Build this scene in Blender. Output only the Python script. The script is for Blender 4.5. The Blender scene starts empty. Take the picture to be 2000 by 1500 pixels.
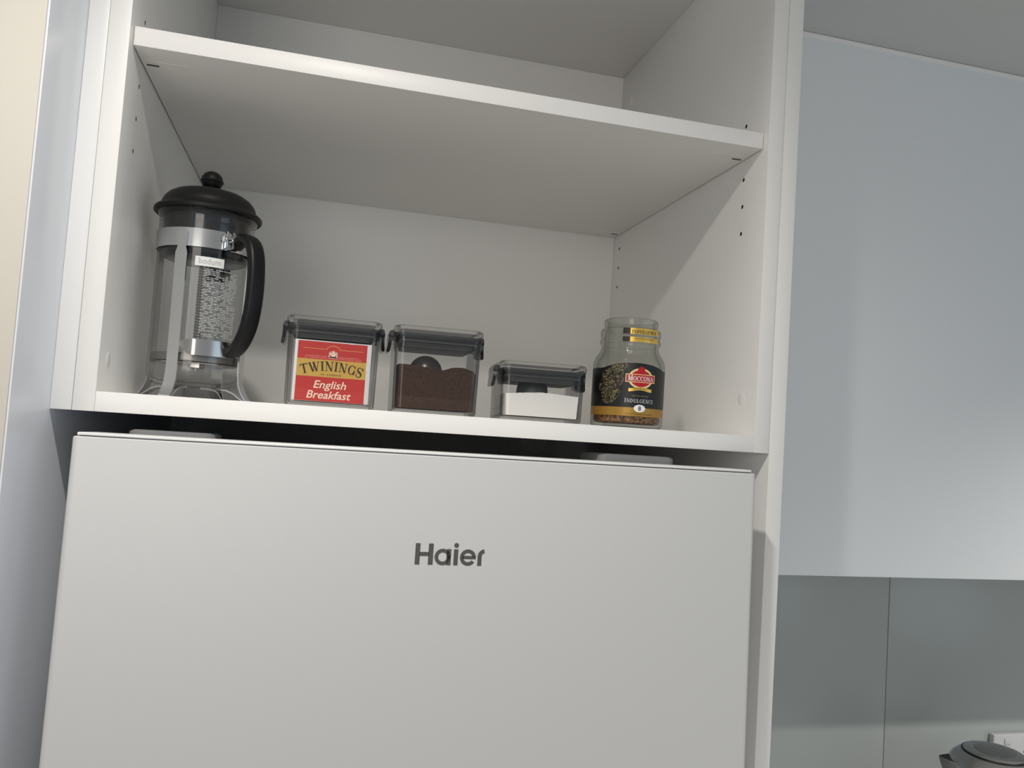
import bpy, bmesh, math, random
from mathutils import Vector, Matrix

random.seed(7)
S = 0.001                      # every number below is in millimetres
scene = bpy.context.scene
C = scene.collection
PI = math.pi

# ------------------------------------------------------------------ camera
cam_d = bpy.data.cameras.new('camera')
cam_d.sensor_width = 36.0
cam_d.lens = 1532.07 / 2000 * 36.0
cam_d.clip_start = 0.02
cam = bpy.data.objects.new('camera', cam_d)
C.objects.link(cam)
_r = Vector((0.96850486, -0.24026612, 0.06534929))
_u = Vector((-0.07693461, -0.03914905, 0.99626724))
_f = Vector((0.2368109, 0.96991729, 0.05640082))
_m = Matrix((_r, _u, -_f)).transposed().to_4x4()
_m.translation = Vector((192.7267, -765.4358, -8.9773)) * S
cam.matrix_world = _m
scene.camera = cam

# ------------------------------------------------------------------ light
scene.view_settings.view_transform = 'Standard'
scene.view_settings.look = 'None'
scene.view_settings.gamma = 1.0
scene.view_settings.use_curve_mapping = False
scene.view_settings.exposure = 0.06

world = bpy.data.worlds.new('World')
scene.world = world
world.use_nodes = True
world.node_tree.nodes['Background'].inputs[0].default_value = (0.95, 1.01, 1.06, 1)      # WORLD COLOUR
world.node_tree.nodes['Background'].inputs[1].default_value = 0.345               # WORLD STRENGTH


def downlight(x, y, watts, col=(1, 1, 1), size=0.022, cone=168, blend=0.8):
    l = bpy.data.lights.new('downlight', 'SPOT')
    l.energy = watts
    l.color = col
    l.spot_size = math.radians(cone)
    l.spot_blend = blend
    l.shadow_soft_size = size
    o = bpy.data.objects.new('downlight', l)
    C.objects.link(o)
    o.location = (x * S, y * S, 612 * S)
    return o


def window_and_fill(x, y, z, tx, ty, tz, w, h, watts, col=(1, 1, 1)):  # area lamp shared by the right-hand window and an added fill
    l = bpy.data.lights.new('window_and_fill_light', 'AREA')
    l.shape = 'RECTANGLE'
    l.size, l.size_y = w, h
    l.energy = watts
    l.color = col
    o = bpy.data.objects.new('window_and_fill_light', l)
    C.objects.link(o)
    o.location = (x, y, z)
    o.rotation_euler = (Vector((tx, ty, tz)) - o.location).to_track_quat('-Z', 'Y').to_euler()
    return o


# LIGHTS BEGIN
downlight(115, -525, 25.5, (1.0, 0.96, 0.90))
downlight(1900, -525, 110.0, (1.0, 0.95, 0.88), cone=130)
window_and_fill(-0.65, -2.9, 0.1, 0.4, 0.0, 0.25, 1.1, 1.2, 13.5, (1.0, 0.94, 0.87))  # added warm fill from front left, no window known there
window_and_fill(2.9, -2.4, 0.0, 0.9, 0.2, 0.1, 1.4, 1.2, 5, (0.62, 0.82, 1.0))
# LIGHTS END

# ------------------------------------------------------------------ materials
MATS = {}


def srgb(r, g, b):
    def f(c):
        c /= 255.0
        return c / 12.92 if c <= 0.04045 else ((c + 0.055) / 1.055) ** 2.4
    return (f(r), f(g), f(b), 1.0)


def mat(name, col, rough=0.5, metal=0.0, noise=0.0, nscale=60.0, bump=0.0, bscale=400.0, spec=0.5):
    m = bpy.data.materials.new(name)
    m.use_nodes = True
    nt = m.node_tree
    b = nt.nodes['Principled BSDF']
    b.inputs['Base Color'].default_value = col
    b.inputs['Roughness'].default_value = rough
    b.inputs['Metallic'].default_value = metal
    b.inputs['Specular IOR Level'].default_value = spec
    tc = None
    if noise or bump:
        tc = nt.nodes.new('ShaderNodeTexCoord')
    if noise:
        n = nt.nodes.new('ShaderNodeTexNoise')
        n.inputs['Scale'].default_value = nscale
        n.inputs['Detail'].default_value = 4
        nt.links.new(tc.outputs['Object'], n.inputs['Vector'])
        mx = nt.nodes.new('ShaderNodeMix')
        mx.data_type = 'RGBA'
        mx.inputs['A'].default_value = tuple(c * (1 - noise) for c in col[:3]) + (1,)
        mx.inputs['B'].default_value = tuple(min(1, c * (1 + noise)) for c in col[:3]) + (1,)
        mr = nt.nodes.new('ShaderNodeMapRange')
        mr.inputs['From Min'].default_value = 0.38 if noise > 0.3 else 0.0
        mr.inputs['From Max'].default_value = 0.62 if noise > 0.3 else 1.0
        nt.links.new(n.outputs['Fac'], mr.inputs['Value'])
        nt.links.new(mr.outputs['Result'], mx.inputs['Factor'])
        nt.links.new(mx.outputs['Result'], b.inputs['Base Color'])
    if bump:
        n2 = nt.nodes.new('ShaderNodeTexNoise')
        n2.inputs['Scale'].default_value = bscale
        n2.inputs['Detail'].default_value = 3
        nt.links.new(tc.outputs['Object'], n2.inputs['Vector'])
        bp = nt.nodes.new('ShaderNodeBump')
        bp.inputs['Strength'].default_value = bump
        bp.inputs['Distance'].default_value = 0.0006
        nt.links.new(n2.outputs['Fac'], bp.inputs['Height'])
        nt.links.new(bp.outputs['Normal'], b.inputs['Normal'])
    MATS[name] = m
    return m


def clear(name, tint, edge, rough=0.02, refl=0.9, power=3.0):
    """thin clear plastic / glass: see-through, with Fresnel sheen and longer absorption at grazing angles"""
    m = bpy.data.materials.new(name)
    m.use_nodes = True
    nt = m.node_tree
    nt.nodes.clear()
    out = nt.nodes.new('ShaderNodeOutputMaterial')
    tr = nt.nodes.new('ShaderNodeBsdfTransparent')
    gl = nt.nodes.new('ShaderNodeBsdfAnisotropic')
    gl.inputs['Roughness'].default_value = rough
    lw = nt.nodes.new('ShaderNodeLayerWeight')
    lw.inputs['Blend'].default_value = 0.5
    pw = nt.nodes.new('ShaderNodeMath')
    pw.operation = 'POWER'
    pw.inputs[1].default_value = 4.5
    nt.links.new(lw.outputs['Facing'], pw.inputs[0])
    ma = nt.nodes.new('ShaderNodeMath')
    ma.operation = 'MULTIPLY_ADD'
    ma.inputs[1].default_value = refl
    ma.inputs[2].default_value = 0.028
    ma.use_clamp = True
    nt.links.new(pw.outputs[0], ma.inputs[0])
    pw2 = nt.nodes.new('ShaderNodeMath')
    pw2.operation = 'POWER'
    pw2.inputs[1].default_value = power
    nt.links.new(lw.outputs['Facing'], pw2.inputs[0])
    mx = nt.nodes.new('ShaderNodeMix')
    mx.data_type = 'RGBA'
    mx.inputs['A'].default_value = tint
    mx.inputs['B'].default_value = edge
    nt.links.new(pw2.outputs[0], mx.inputs['Factor'])
    nt.links.new(mx.outputs['Result'], tr.inputs['Color'])
    ms = nt.nodes.new('ShaderNodeMixShader')
    nt.links.new(ma.outputs[0], ms.inputs[0])
    nt.links.new(tr.outputs[0], ms.inputs[1])
    nt.links.new(gl.outputs[0], ms.inputs[2])
    nt.links.new(ms.outputs[0], out.inputs['Surface'])
    MATS[name] = m
    return m


mat('laminate', (0.88, 0.868, 0.842, 1), 0.42, bump=0.05, bscale=900)
mat('laminate_edge', (0.89, 0.888, 0.88, 1), 0.35)
mat('satin_white', (0.74, 0.755, 0.77, 1), 0.32)
mat('door_white', (0.80, 0.835, 0.86, 1), 0.45)
mat('lining', (0.74, 0.765, 0.82, 1), 0.22)
mat('cream_paint', srgb(206, 201, 190), 0.7, noise=0.02, nscale=8, bump=0.15, bscale=300)
mat('wall_paint', (0.62, 0.64, 0.64, 1), 0.7)
mat('ceiling_paint', (0.66, 0.68, 0.68, 1), 0.85)
mat('floor_board', (0.30, 0.25, 0.20, 1), 0.4, noise=0.15, nscale=6)
mat('bench', (0.55, 0.55, 0.54, 1), 0.25, noise=0.05)
mat('splash', (0.375, 0.405, 0.40, 1), 0.28)
mat('fridge_white', (0.69, 0.69, 0.685, 1), 0.34)
mat('fridge_cap', (0.84, 0.84, 0.83, 1), 0.35)
mat('fridge_grey', (0.45, 0.45, 0.45, 1), 0.5)
mat('hinge_grey', (0.24, 0.245, 0.25, 1), 0.5)
mat('joint_grey', (0.20, 0.23, 0.23, 1), 0.4)
mat('black_plastic', (0.005, 0.005, 0.0055, 1), 0.42, spec=0.32)
mat('black_gloss', (0.010, 0.011, 0.012, 1), 0.16)
mat('charcoal', (0.030, 0.033, 0.035, 1), 0.42)
mat('gasket', (0.045, 0.048, 0.050, 1), 0.5)
mat('chrome', (0.72, 0.73, 0.74, 1), 0.16, 1.0)
mat('brushed', (0.52, 0.51, 0.49, 1), 0.22, 1.0)
mat('mesh_metal', (0.30, 0.29, 0.27, 1), 0.4, 0.9, noise=0.3, nscale=900)
mat('plate_white', (0.80, 0.81, 0.80, 1), 0.5)
mat('outlet_grey', (0.52, 0.53, 0.53, 1), 0.5)
mat('hole_shade', (0.02, 0.018, 0.016, 1), 0.9)
mat('logo_grey', (0.13, 0.125, 0.115, 1), 0.35, 0.4)
mat('label_red', srgb(200, 36, 26), 0.5)
mat('label_gold', srgb(212, 170, 72), 0.4)
mat('label_line', srgb(226, 150, 90), 0.4)
mat('label_cream', srgb(255, 228, 205), 0.5)
mat('label_pink', srgb(255, 190, 175), 0.5)
mat('ink', srgb(38, 34, 20), 0.6)
mat('card', (0.80, 0.79, 0.77, 1), 0.8)
mat('coffee', srgb(68, 48, 37), 0.95, noise=0.32, nscale=700, bump=0.8, bscale=1500, spec=0.1)
mat('print_grey', (0.52, 0.52, 0.50, 1), 0.6)
mat('sugar', (0.90, 0.88, 0.84, 1), 0.8, noise=0.06, nscale=900, bump=0.4, bscale=2000)
mat('scoop_smoke', (0.035, 0.030, 0.027, 1), 0.3)
mat('granules', srgb(150, 106, 70), 0.8, noise=0.8, nscale=380, bump=1.0, bscale=600)
mat('jar_black', srgb(14, 15, 18), 0.42)
mat('jar_gold', srgb(168, 128, 52), 0.38, 0.35)
mat('foil_gold', srgb(222, 182, 84), 0.30, 0.45)
mat('jar_red', srgb(176, 14, 28), 0.4)
mat('jar_cream', srgb(236, 214, 150), 0.45)
mat('jar_white', srgb(240, 240, 238), 0.45)
mat('jar_silver', srgb(190, 190, 192), 0.4)
mat('bean', srgb(84, 74, 48), 0.6)
mat('bean_light', srgb(138, 128, 88), 0.6)
mat('steel', (0.50, 0.50, 0.50, 1), 0.20, 1.0)
mat('steel_dark', (0.10, 0.105, 0.11, 1), 0.12, 0.3)
clear('clear_plastic', (0.985, 0.985, 0.985, 1), (0.13, 0.13, 0.14, 1), 0.03, power=3.0)
clear('clear_lid', (0.965, 0.965, 0.965, 1), (0.45, 0.45, 0.45, 1), 0.03, power=3.0)
clear('beaker_glass', (0.99, 0.99, 0.99, 1), (0.50, 0.52, 0.51, 1), 0.02, power=5)
clear('jar_glass', (0.935, 0.94, 0.92, 1), (0.30, 0.33, 0.31, 1), 0.02, power=3.0)
clear('printed_haze', (0.86, 0.86, 0.85, 1), (0.8, 0.8, 0.8, 1), 0.5, refl=0.05, power=4)


# ------------------------------------------------------------------ helpers
def finish(bm, name, material, parent=None, loc=None, smooth=35, kind=None):
    me = bpy.data.meshes.new(name)
    bmesh.ops.scale(bm, vec=(S, S, S), verts=bm.verts)
    bm.to_mesh(me)
    bm.free()
    return link(me, name, material, parent, loc, smooth, kind)


def link(me, name, material, parent=None, loc=None, smooth=35, kind=None):
    if material:
        me.materials.clear()
        me.materials.append(MATS[material])
    if smooth:
        me.polygons.foreach_set('use_smooth', [True] * len(me.polygons))
        me.set_sharp_from_angle(angle=math.radians(smooth))
    o = bpy.data.objects.new(name, me)
    C.objects.link(o)
    if parent:
        o.parent = parent
    if loc:
        o.location = Vector(loc) * S
    if kind:
        o['kind'] = kind
    return o


def thing(name, label, cat, loc=(0, 0, 0), rotz=0, group=None):
    o = bpy.data.objects.new(name, None)
    o.empty_display_size = 0.02
    C.objects.link(o)
    o.location = Vector(loc) * S
    o.rotation_euler = (0, 0, rotz)
    o['label'] = label
    o['category'] = cat
    if group:
        o['group'] = group
    return o


def tag(o, label, cat, group=None, kind=None):
    o['label'] = label
    o['category'] = cat
    if group:
        o['group'] = group
    if kind:
        o['kind'] = kind
    return o


def nb():
    return bmesh.new()


def box(bm, x0, x1, y0, y1, z0, z1, bev=0.0, seg=2):
    r = bmesh.ops.create_cube(bm, size=1.0)
    vs = r['verts']
    for v in vs:
        v.co = Vector(((x0 + x1) / 2 + v.co.x * (x1 - x0), (y0 + y1) / 2 + v.co.y * (y1 - y0),
                       (z0 + z1) / 2 + v.co.z * (z1 - z0)))
    if bev:
        es = list({e for v in vs for e in v.link_edges})
        bmesh.ops.bevel(bm, geom=es, offset=bev, segments=seg, profile=0.5, affect='EDGES')
    return bm


def obox(name, m, x0, x1, y0, y1, z0, z1, bev=0.0, parent=None, seg=2):
    return finish(box(nb(), x0, x1, y0, y1, z0, z1, bev, seg), name, m, parent)


def lathe(bm, prof, n=64, cx=0, cy=0, cap0=False, cap1=False):
    rings = []
    for r, z in prof:
        if r < 1e-6:
            rings.append([bm.verts.new((cx, cy, z))])
        else:
            rings.append([bm.verts.new((cx + r * math.cos(2 * PI * i / n), cy + r * math.sin(2 * PI * i / n), z))
                          for i in range(n)])
    for a, b in zip(rings[:-1], rings[1:]):
        for i in range(n):
            j = (i + 1) % n
            if len(a) == 1 and len(b) == 1:
                continue
            if len(a) == 1:
                bm.faces.new((a[0], b[j], b[i]))
            elif len(b) == 1:
                bm.faces.new((a[i], a[j], b[0]))
            else:
                bm.faces.new((a[i], a[j], b[j], b[i]))
    if cap0 and len(rings[0]) > 1:
        bm.faces.new(list(reversed(rings[0])))
    if cap1 and len(rings[-1]) > 1:
        bm.faces.new(rings[-1])
    return bm


def rrect(w, d, r, n=6, cx=0.0, cy=0.0):
    pts = []
    for sx, sy, a0 in ((1, 1, 0), (-1, 1, 90), (-1, -1, 180), (1, -1, 270)):
        for k in range(n + 1):
            a = math.radians(a0 + 90 * k / n)
            pts.append((cx + sx * (w / 2 - r) + r * math.cos(a), cy + sy * (d / 2 - r) + r * math.sin(a)))
    # keep the flats flat: one more point just beyond each end of every corner
    m = n + 1
    out = []
    for c in range(4):
        seg = pts[c * m:(c + 1) * m]
        pv, nx = pts[c * m - 1], pts[((c + 1) * m) % (4 * m)]

        def near(a, b):
            l = math.hypot(b[0] - a[0], b[1] - a[1])
            t = min(1.0, l * .3) / l if l > 1e-6 else 0
            return (a[0] + (b[0] - a[0]) * t, a[1] + (b[1] - a[1]) * t)
        out += [near(seg[0], pv)] + seg + [near(seg[-1], nx)]
    return out


def loft(bm, secs, cap0=True, cap1=True, close=True):
    rings = [[bm.verts.new(p) for p in s] for s in secs]
    n = len(rings[0])
    for a, b in zip(rings[:-1], rings[1:]):
        for i in range(n if close else n - 1):
            j = (i + 1) % n
            bm.faces.new((a[i], a[j], b[j], b[i]))
    if cap0:
        bm.faces.new(list(reversed(rings[0])))
    if cap1:
        bm.faces.new(rings[-1])
    return bm


def sect(pts, z):
    return [(x, y, z) for x, y in pts]


def sweep(bm, path, profs, cap=True):
    """path: points; profs: function (i, t) -> list of (side, normal) offsets; frames given by path of (pos, side, nrm)"""
    secs = []
    for i, (p, s, nn) in enumerate(path):
        secs.append([tuple(p + s * a + nn * b) for a, b in profs(i / (len(path) - 1))])
    return loft(bm, secs, cap, cap)


def cylinder_between(bm, a, b, r, n=12):
    a, b = Vector(a), Vector(b)
    d = (b - a).normalized()
    s = d.orthogonal().normalized()
    t = d.cross(s)
    secs = [[tuple(p + s * r * math.cos(2 * PI * i / n) + t * r * math.sin(2 * PI * i / n)) for i in range(n)] for p in (a, b)]
    return loft(bm, secs)


def flat(polys, fn, name, m, parent, thick=None, kind=None):
    """2-D polygons (lists of (x, y)) mapped by fn to 3-D: flat print"""
    bm = nb()
    for p in polys:
        try:
            bm.faces.new([bm.verts.new(fn(x, y)) for x, y in p])
        except ValueError:
            pass
    return finish(bm, name, m, parent, smooth=0, kind=kind)


# ---- lettering -------------------------------------------------------
def sans(text, width=None, height=None, shear=0.0, align='LEFT', bold=0.0, spacing=1.0):
    cu = bpy.data.curves.new('lettering', 'FONT')
    cu.body = text
    cu.size = 1.0
    cu.shear = shear
    cu.offset = bold
    cu.space_character = spacing
    cu.resolution_u = 3
    ob = bpy.data.objects.new('lettering', cu)
    C.objects.link(ob)
    bpy.context.view_layer.update()
    dg = bpy.context.evaluated_depsgraph_get()
    me = bpy.data.meshes.new_from_object(ob.evaluated_get(dg))
    v = [(p.co.x, p.co.y) for p in me.vertices]
    f = [list(p.vertices) for p in me.polygons]
    bpy.data.objects.remove(ob)
    bpy.data.meshes.remove(me)
    bpy.data.curves.remove(cu)
    x0, x1 = min(p[0] for p in v), max(p[0] for p in v)
    cap = 0.72
    sx = width / (x1 - x0) if width else height / cap
    sy = height / cap if height else sx
    ox = 0 if align == 'LEFT' else (x1 - x0) / 2
    v = [((x - x0 - ox) * sx, y * sy) for x, y in v]
    return [[v[i] for i in p] for p in f]


def stroke(x0, y0, x1, y1, w):
    dx, dy = x1 - x0, y1 - y0
    if abs(dy) > 1e-6 and abs(dy) > 0.3 * abs(dx):      # keep ends horizontal
        return [(x0 - w / 2, y0), (x0 + w / 2, y0), (x1 + w / 2, y1), (x1 - w / 2, y1)]
    return [(x0, y0 - w / 2), (x1, y1 - w / 2), (x1, y1 + w / 2), (x0, y0 + w / 2)]


def arc(cx, cy, rx, ry, a0, a1, wt, wn, n=18):
    out = []
    for k in range(n):
        q = []
        for t in (k / n, (k + 1) / n):
            a = math.radians(a0 + (a1 - a0) * t)
            w = wn + (wt - wn) * abs(math.cos(a)) ** 1.5
            q.append(((cx + (rx) * math.cos(a), cy + ry * math.sin(a)),
                      (cx + (rx - w) * math.cos(a), cy + (ry - min(w, wn * 1.3)) * math.sin(a))))
        out.append([q[0][0], q[1][0], q[1][1], q[0][1]])
    return out


TK, TN, SR = 0.19, 0.075, 0.055


def ser(x, y, w=0.36):
    return [(x - w / 2, y - SR / 2 + (SR / 2 if y < .5 else -SR / 2)), (x + w / 2, y - SR / 2 + (SR / 2 if y < .5 else -SR / 2)),
            (x + w / 2, y + SR / 2 + (SR / 2 if y < .5 else -SR / 2)), (x - w / 2, y + SR / 2 + (SR / 2 if y < .5 else -SR / 2))]


def glyph(c):
    if c == 'I':
        return [stroke(.2, 0, .2, 1, TK), ser(.2, 0), ser(.2, 1)], .40
    if c == 'T':
        return [stroke(.42, 0, .42, 1, TK), ser(.42, 0), stroke(.02, .96, .82, .96, .08),
                [(.02, 1), (.02, .74), (.07, .78), (.12, .93)], [(.82, 1), (.82, .74), (.77, .78), (.72, .93)]], .84
    if c == 'N':
        return [stroke(.16, 0, .16, 1, TN), stroke(.76, 0, .76, 1, TN), stroke(.16, 1, .74, 0, TK + .02),
                ser(.16, 0, .3), ser(.12, 1, .3), ser(.76, 1, .3)], .92
    if c == 'W':
        return [stroke(.14, 1, .40, 0, TK), stroke(.42, 0, .62, .9, TN), stroke(.56, 1, .82, 0, TK), stroke(.84, 0, 1.06, 1, TN),
                ser(.14, 1, .34), ser(.58, 1, .30), ser(1.06, 1, .26)], 1.18
    if c == 'M':
        return [stroke(.15, 0, .2, 1, TN), stroke(.2, 1, .54, .05, TK), stroke(.54, .05, .86, 1, TN), stroke(.9, 0, .86, 1, TK),
                ser(.15, 0, .28), ser(.9, 0, .34), ser(.14, 1, .24), ser(.92, 1, .24)], 1.06
    if c == 'O':
        return arc(.44, .5, .42, .51, 0, 360, TK, TN, 24), .90
    if c == 'C':
        return arc(.44, .5, .42, .51, 42, 322, TK, TN) + [stroke(.74, .66, .76, 1, .06)], .82
    if c == 'G':
        return arc(.44, .5, .42, .51, 42, 330, TK, TN) + [stroke(.74, .66, .76, 1, .06), stroke(.74, .04, .74, .42, TK * .85), ser(.74, .44, .32)], .90
    if c == 'D':
        return arc(.30, .5, .50, .5, -90, 90, TK, TN) + [stroke(.18, 0, .18, 1, TK), ser(.16, 0, .3), ser(.16, 1, .3)], .86
    if c == 'U':
        return [stroke(.18, .3, .18, 1, TK), stroke(.7, .3, .7, 1, TN), ser(.18, 1), ser(.7, 1, .28)] + arc(.41, .33, .32, .34, 180, 360, TK * .8, TN), .86
    if c == 'L':
        return [stroke(.18, 0, .18, 1, TK), ser(.18, 1), stroke(.06, .03, .62, .03, .07), [(.62, 0), (.62, .28), (.56, .2), (.5, .06)]], .68
    if c == 'E' or c == 'F':
        g = [stroke(.18, 0, .18, 1, TK), stroke(.05, .965, .6, .965, .07), stroke(.2, .5, .5, .5, .07),
             [(.6, 1), (.6, .74), (.55, .8), (.48, .94)]]
        if c == 'E':
            g += [stroke(.05, .035, .64, .035, .07), [(.64, 0), (.64, .28), (.58, .2), (.5, .06)]]
        else:
            g += [ser(.18, 0)]
        return g, .70
    if c == 'A':
        return [stroke(.1, 0, .42, 1, TN), stroke(.42, 1, .76, 0, TK), stroke(.22, .36, .62, .36, .06), ser(.1, 0, .26), ser(.77, 0, .32)], .88
    if c == 'S':
        pts = []
        ctrl = [(.58, .80), (.50, .97), (.30, 1.0), (.10, .93), (.06, .74), (.16, .58), (.34, .50), (.54, .40), (.60, .24), (.52, .06), (.32, -.01), (.12, .05), (.06, .22)]
        n = len(ctrl)
        for i in range(n - 1):
            p0, p1, p2, p3 = ctrl[max(0, i - 1)], ctrl[i], ctrl[i + 1], ctrl[min(n - 1, i + 2)]
            for k in range(3):
                t = k / 3
                pts.append(tuple(.5 * ((2 * p1[j]) + (-p0[j] + p2[j]) * t + (2 * p0[j] - 5 * p1[j] + 4 * p2[j] - p3[j]) * t * t
                                       + (-p0[j] + 3 * p1[j] - 3 * p2[j] + p3[j]) * t ** 3) for j in (0, 1)))
        pts.append(ctrl[-1])
        out = []
        m = len(pts)
        offs = []
        for i in range(m):
            a, b = pts[max(0, i - 1)], pts[min(m - 1, i + 1)]
            dx, dy = b[0] - a[0], b[1] - a[1]
            l = math.hypot(dx, dy) or 1
            t = i / (m - 1)
            w = .035 + .075 * math.exp(-((t - .5) / .2) ** 2)
            offs.append(((pts[i][0] - dy / l * w, pts[i][1] + dx / l * w), (pts[i][0] + dy / l * w, pts[i][1] - dx / l * w)))
        for a, b in zip(offs[:-1], offs[1:]):
            out.append([a[0], b[0], b[1], a[1]])
        out += [stroke(.60, .70, .60, .98, .06), stroke(.05, .02, .05, .32, .06)]
        return out, .68
    return [], .40


def serif(text, width, height, spacing=0.06, heights=None):
    polys, x = [], 0.0
    for i, c in enumerate(text):
        g, w = glyph(c)
        hs = heights[i] if heights else 1.0
        for p in g:
            polys.append([(x + px * hs, py * hs) for px, py in p])
        x += (w + spacing) * hs
    x -= spacing
    k = width / x
    return [[((px - x / 2) * k, py * height) for px, py in p] for p in polys]


def disc2(cx, cy, rx, ry, n=32, a0=0, a1=360):
    return [(cx + rx * math.cos(math.radians(a0 + (a1 - a0) * i / n)), cy + ry * math.sin(math.radians(a0 + (a1 - a0) * i / n)))
            for i in range(n if a1 - a0 == 360 else n + 1)]


def ring2(cx, cy, rx, ry, t, a0=0, a1=360, n=32):
    out = []
    for k in range(n):
        a = math.radians(a0 + (a1 - a0) * k / n)
        b = math.radians(a0 + (a1 - a0) * (k + 1) / n)
        out.append([(cx + rx * math.cos(a), cy + ry * math.sin(a)), (cx + rx * math.cos(b), cy + ry * math.sin(b)),
                    (cx + (rx - t) * math.cos(b), cy + (ry - t) * math.sin(b)), (cx + (rx - t) * math.cos(a), cy + (ry - t) * math.sin(a))])
    return out


def ell2(cx, cy, rx, ry, n=16):
    out = []
    for k in range(n):
        a, b = math.cos(PI - PI * k / n), math.cos(PI - PI * (k + 1) / n)
        ha, hb = math.sqrt(max(0, 1 - a * a)), math.sqrt(max(0, 1 - b * b))
        q = [(cx + rx * a, cy - ry * ha), (cx + rx * b, cy - ry * hb), (cx + rx * b, cy + ry * hb), (cx + rx * a, cy + ry * ha)]
        if k == 0:
            q = q[:3]
        if k == n - 1:
            q = [q[0], q[1], q[3]]
        out.append(q)
    return out


def rect2(x0, x1, y0, y1):
    return [(x0, y0), (x1, y0), (x1, y1), (x0, y1)]


def grid2(x0, x1, y0, y1, n, top=None):
    out = []
    for k in range(n):
        a = x0 + (x1 - x0) * k / n
        b = x0 + (x1 - x0) * (k + 1) / n
        out.append([(a, y0), (b, y0), (b, top(b) if top else y1), (a, top(a) if top else y1)])
    return out


# ------------------------------------------------------------------ key dimensions
W = 654.2          # clear width of the open cabinet
D = 465.7          # depth to its back panel
TH = 18.1          # board thickness
HS = 321.7         # underside of the adjustable shelf
HT = 598.4         # underside of the cabinet top
FL = -35.8         # outer edge of the filler strip
ER0, ER1 = 672.4, 691.1   # tall end panel
CEIL = 616.6
FLOOR = -1700.0
YW = 600.0         # wall behind everything
NIB = -92.0        # front of the nib wall on the left
BENCH = -765.0


# ------------------------------------------------------------------ setting
def structure(o, label, cat='structure'):
    o['kind'] = 'structure'
    o['label'] = label
    o['category'] = cat
    return o


structure(obox('ceiling', 'ceiling_paint', -1900, 4200, -3200, YW + 100, CEIL, CEIL + 80), 'plain pale grey painted ceiling above the wall cabinets', 'ceiling')
structure(obox('floor', 'floor_board', -1900, 4200, -3200, YW + 100, FLOOR - 60, FLOOR), 'timber floor below the kitchen', 'floor')
structure(obox('wall_back', 'wall_paint', FL - 200, 4200, YW, YW + 100, FLOOR, CEIL), 'painted back wall behind the fridge and cabinets', 'wall')
structure(obox('wall_left', 'cream_paint', -1900, FL - 1.7, NIB, YW, FLOOR, CEIL, 1.2), 'cream painted wall end at the far left of the picture', 'wall')

# thin glossy lining on the return of the nib wall
lin = obox('side_lining_panel', 'lining', FL - 1.6, FL, NIB + 0.3, YW - 1, FLOOR, CEIL - 1, 0.4)
tag(lin, 'glossy pale blue-grey side panel between cream wall and open cabinet', 'panel')

# ------------------------------------------------------------------ open cabinet above the fridge
cab = thing('open_cabinet', 'white open shelf cabinet above the fridge with coffee things inside', 'cabinet', (0, 0, -TH))


def side_panel(x0, x1, inner, parent):
    """side board with real bored shelf-pin holes"""
    bm = box(nb(), x0, x1, 0, D + 16, -TH, HT + TH, 0.5)
    me = bpy.data.meshes.new('side_panel')
    bmesh.ops.scale(bm, vec=(S, S, S), verts=bm.verts)
    bm.to_mesh(me)
    bm.free()
    o = bpy.data.objects.new('side_panel', me)
    C.objects.link(o)
    cb = nb()
    d = 12 if inner > 0 else -12
    for y in (50.4, 440.5):
        for k in (2, 1, 0, -1, -2):
            z = 298.3 + 32 * k
            cylinder_between(cb, (inner - d * 0.2, y, z), (inner + d, y, z), 2.5, 14)
    cm = bpy.data.meshes.new('cutter')
    bmesh.ops.scale(cb, vec=(S, S, S), verts=cb.verts)
    bmesh.ops.recalc_face_normals(cb, faces=cb.faces)
    cb.to_mesh(cm)
    cb.free()
    co = bpy.data.objects.new('cutter', cm)
    C.objects.link(co)
    md = o.modifiers.new('holes', 'BOOLEAN')
    md.operation = 'DIFFERENCE'
    md.solver = 'EXACT'
    md.object = co
    bpy.context.view_layer.update()
    dg = bpy.context.evaluated_depsgraph_get()
    m2 = bpy.data.meshes.new_from_object(o.evaluated_get(dg))
    bpy.data.objects.remove(o)
    bpy.data.objects.remove(co)
    m2.transform(Matrix.Translation((0, 0, TH * S)))
    m2.name = 'side_panel'
    po_ = link(m2, 'side_panel', 'laminate', parent, None, 30)
    first = None
    for y in (50.4, 440.5):                          # dark plug in each bored hole: raw core with painted shade
        for k in (2, 1, 0, -1, -2):
            sg = 1 if d > 0 else -1
            if first is None:
                hb = nb()
                cylinder_between(hb, (sg * 0.15, 0, 0), (sg * 11, 0, 0), 2.47, 14)
                bmesh.ops.recalc_face_normals(hb, faces=hb.faces)
                ho = finish(hb, 'pin_hole_shade', 'hole_shade', po_)
                first = ho
            else:
                ho = first.copy()
                C.objects.link(ho)
                ho.parent = po_
            ho.location = Vector((inner, y, 298.3 + 32 * k + TH)) * S
    return po_


def cpart(name, m, x0, x1, y0, y1, z0, z1, bev=0.5, parent=cab):
    o = obox(name, m, x0, x1, y0, y1, z0 + TH, z1 + TH, bev)
    o.parent = parent
    return o


lp = side_panel(-TH, 0, -0.001, cab)
rp = side_panel(W, W + TH, W, cab)
cpart('bottom_panel', 'laminate', 0.1, W - 0.1, 0, D + 16, -TH, 0)
cpart('top_panel', 'laminate', 0.1, W - 0.1, 0, D + 16, HT, HT + TH)
cpart('back_panel', 'laminate', 0.1, W - 0.1, D, D + 15.5, 0.1, HT - 0.1, 0.2)
cpart('filler_strip', 'laminate_edge', FL + 0.3, -TH - 0.35, 0, 16, -TH, HT + TH)
sh = cpart('shelf', 'laminate', 1.2, W - 1.2, 9.8, D - 1.0, HS, HS + 18)
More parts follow.
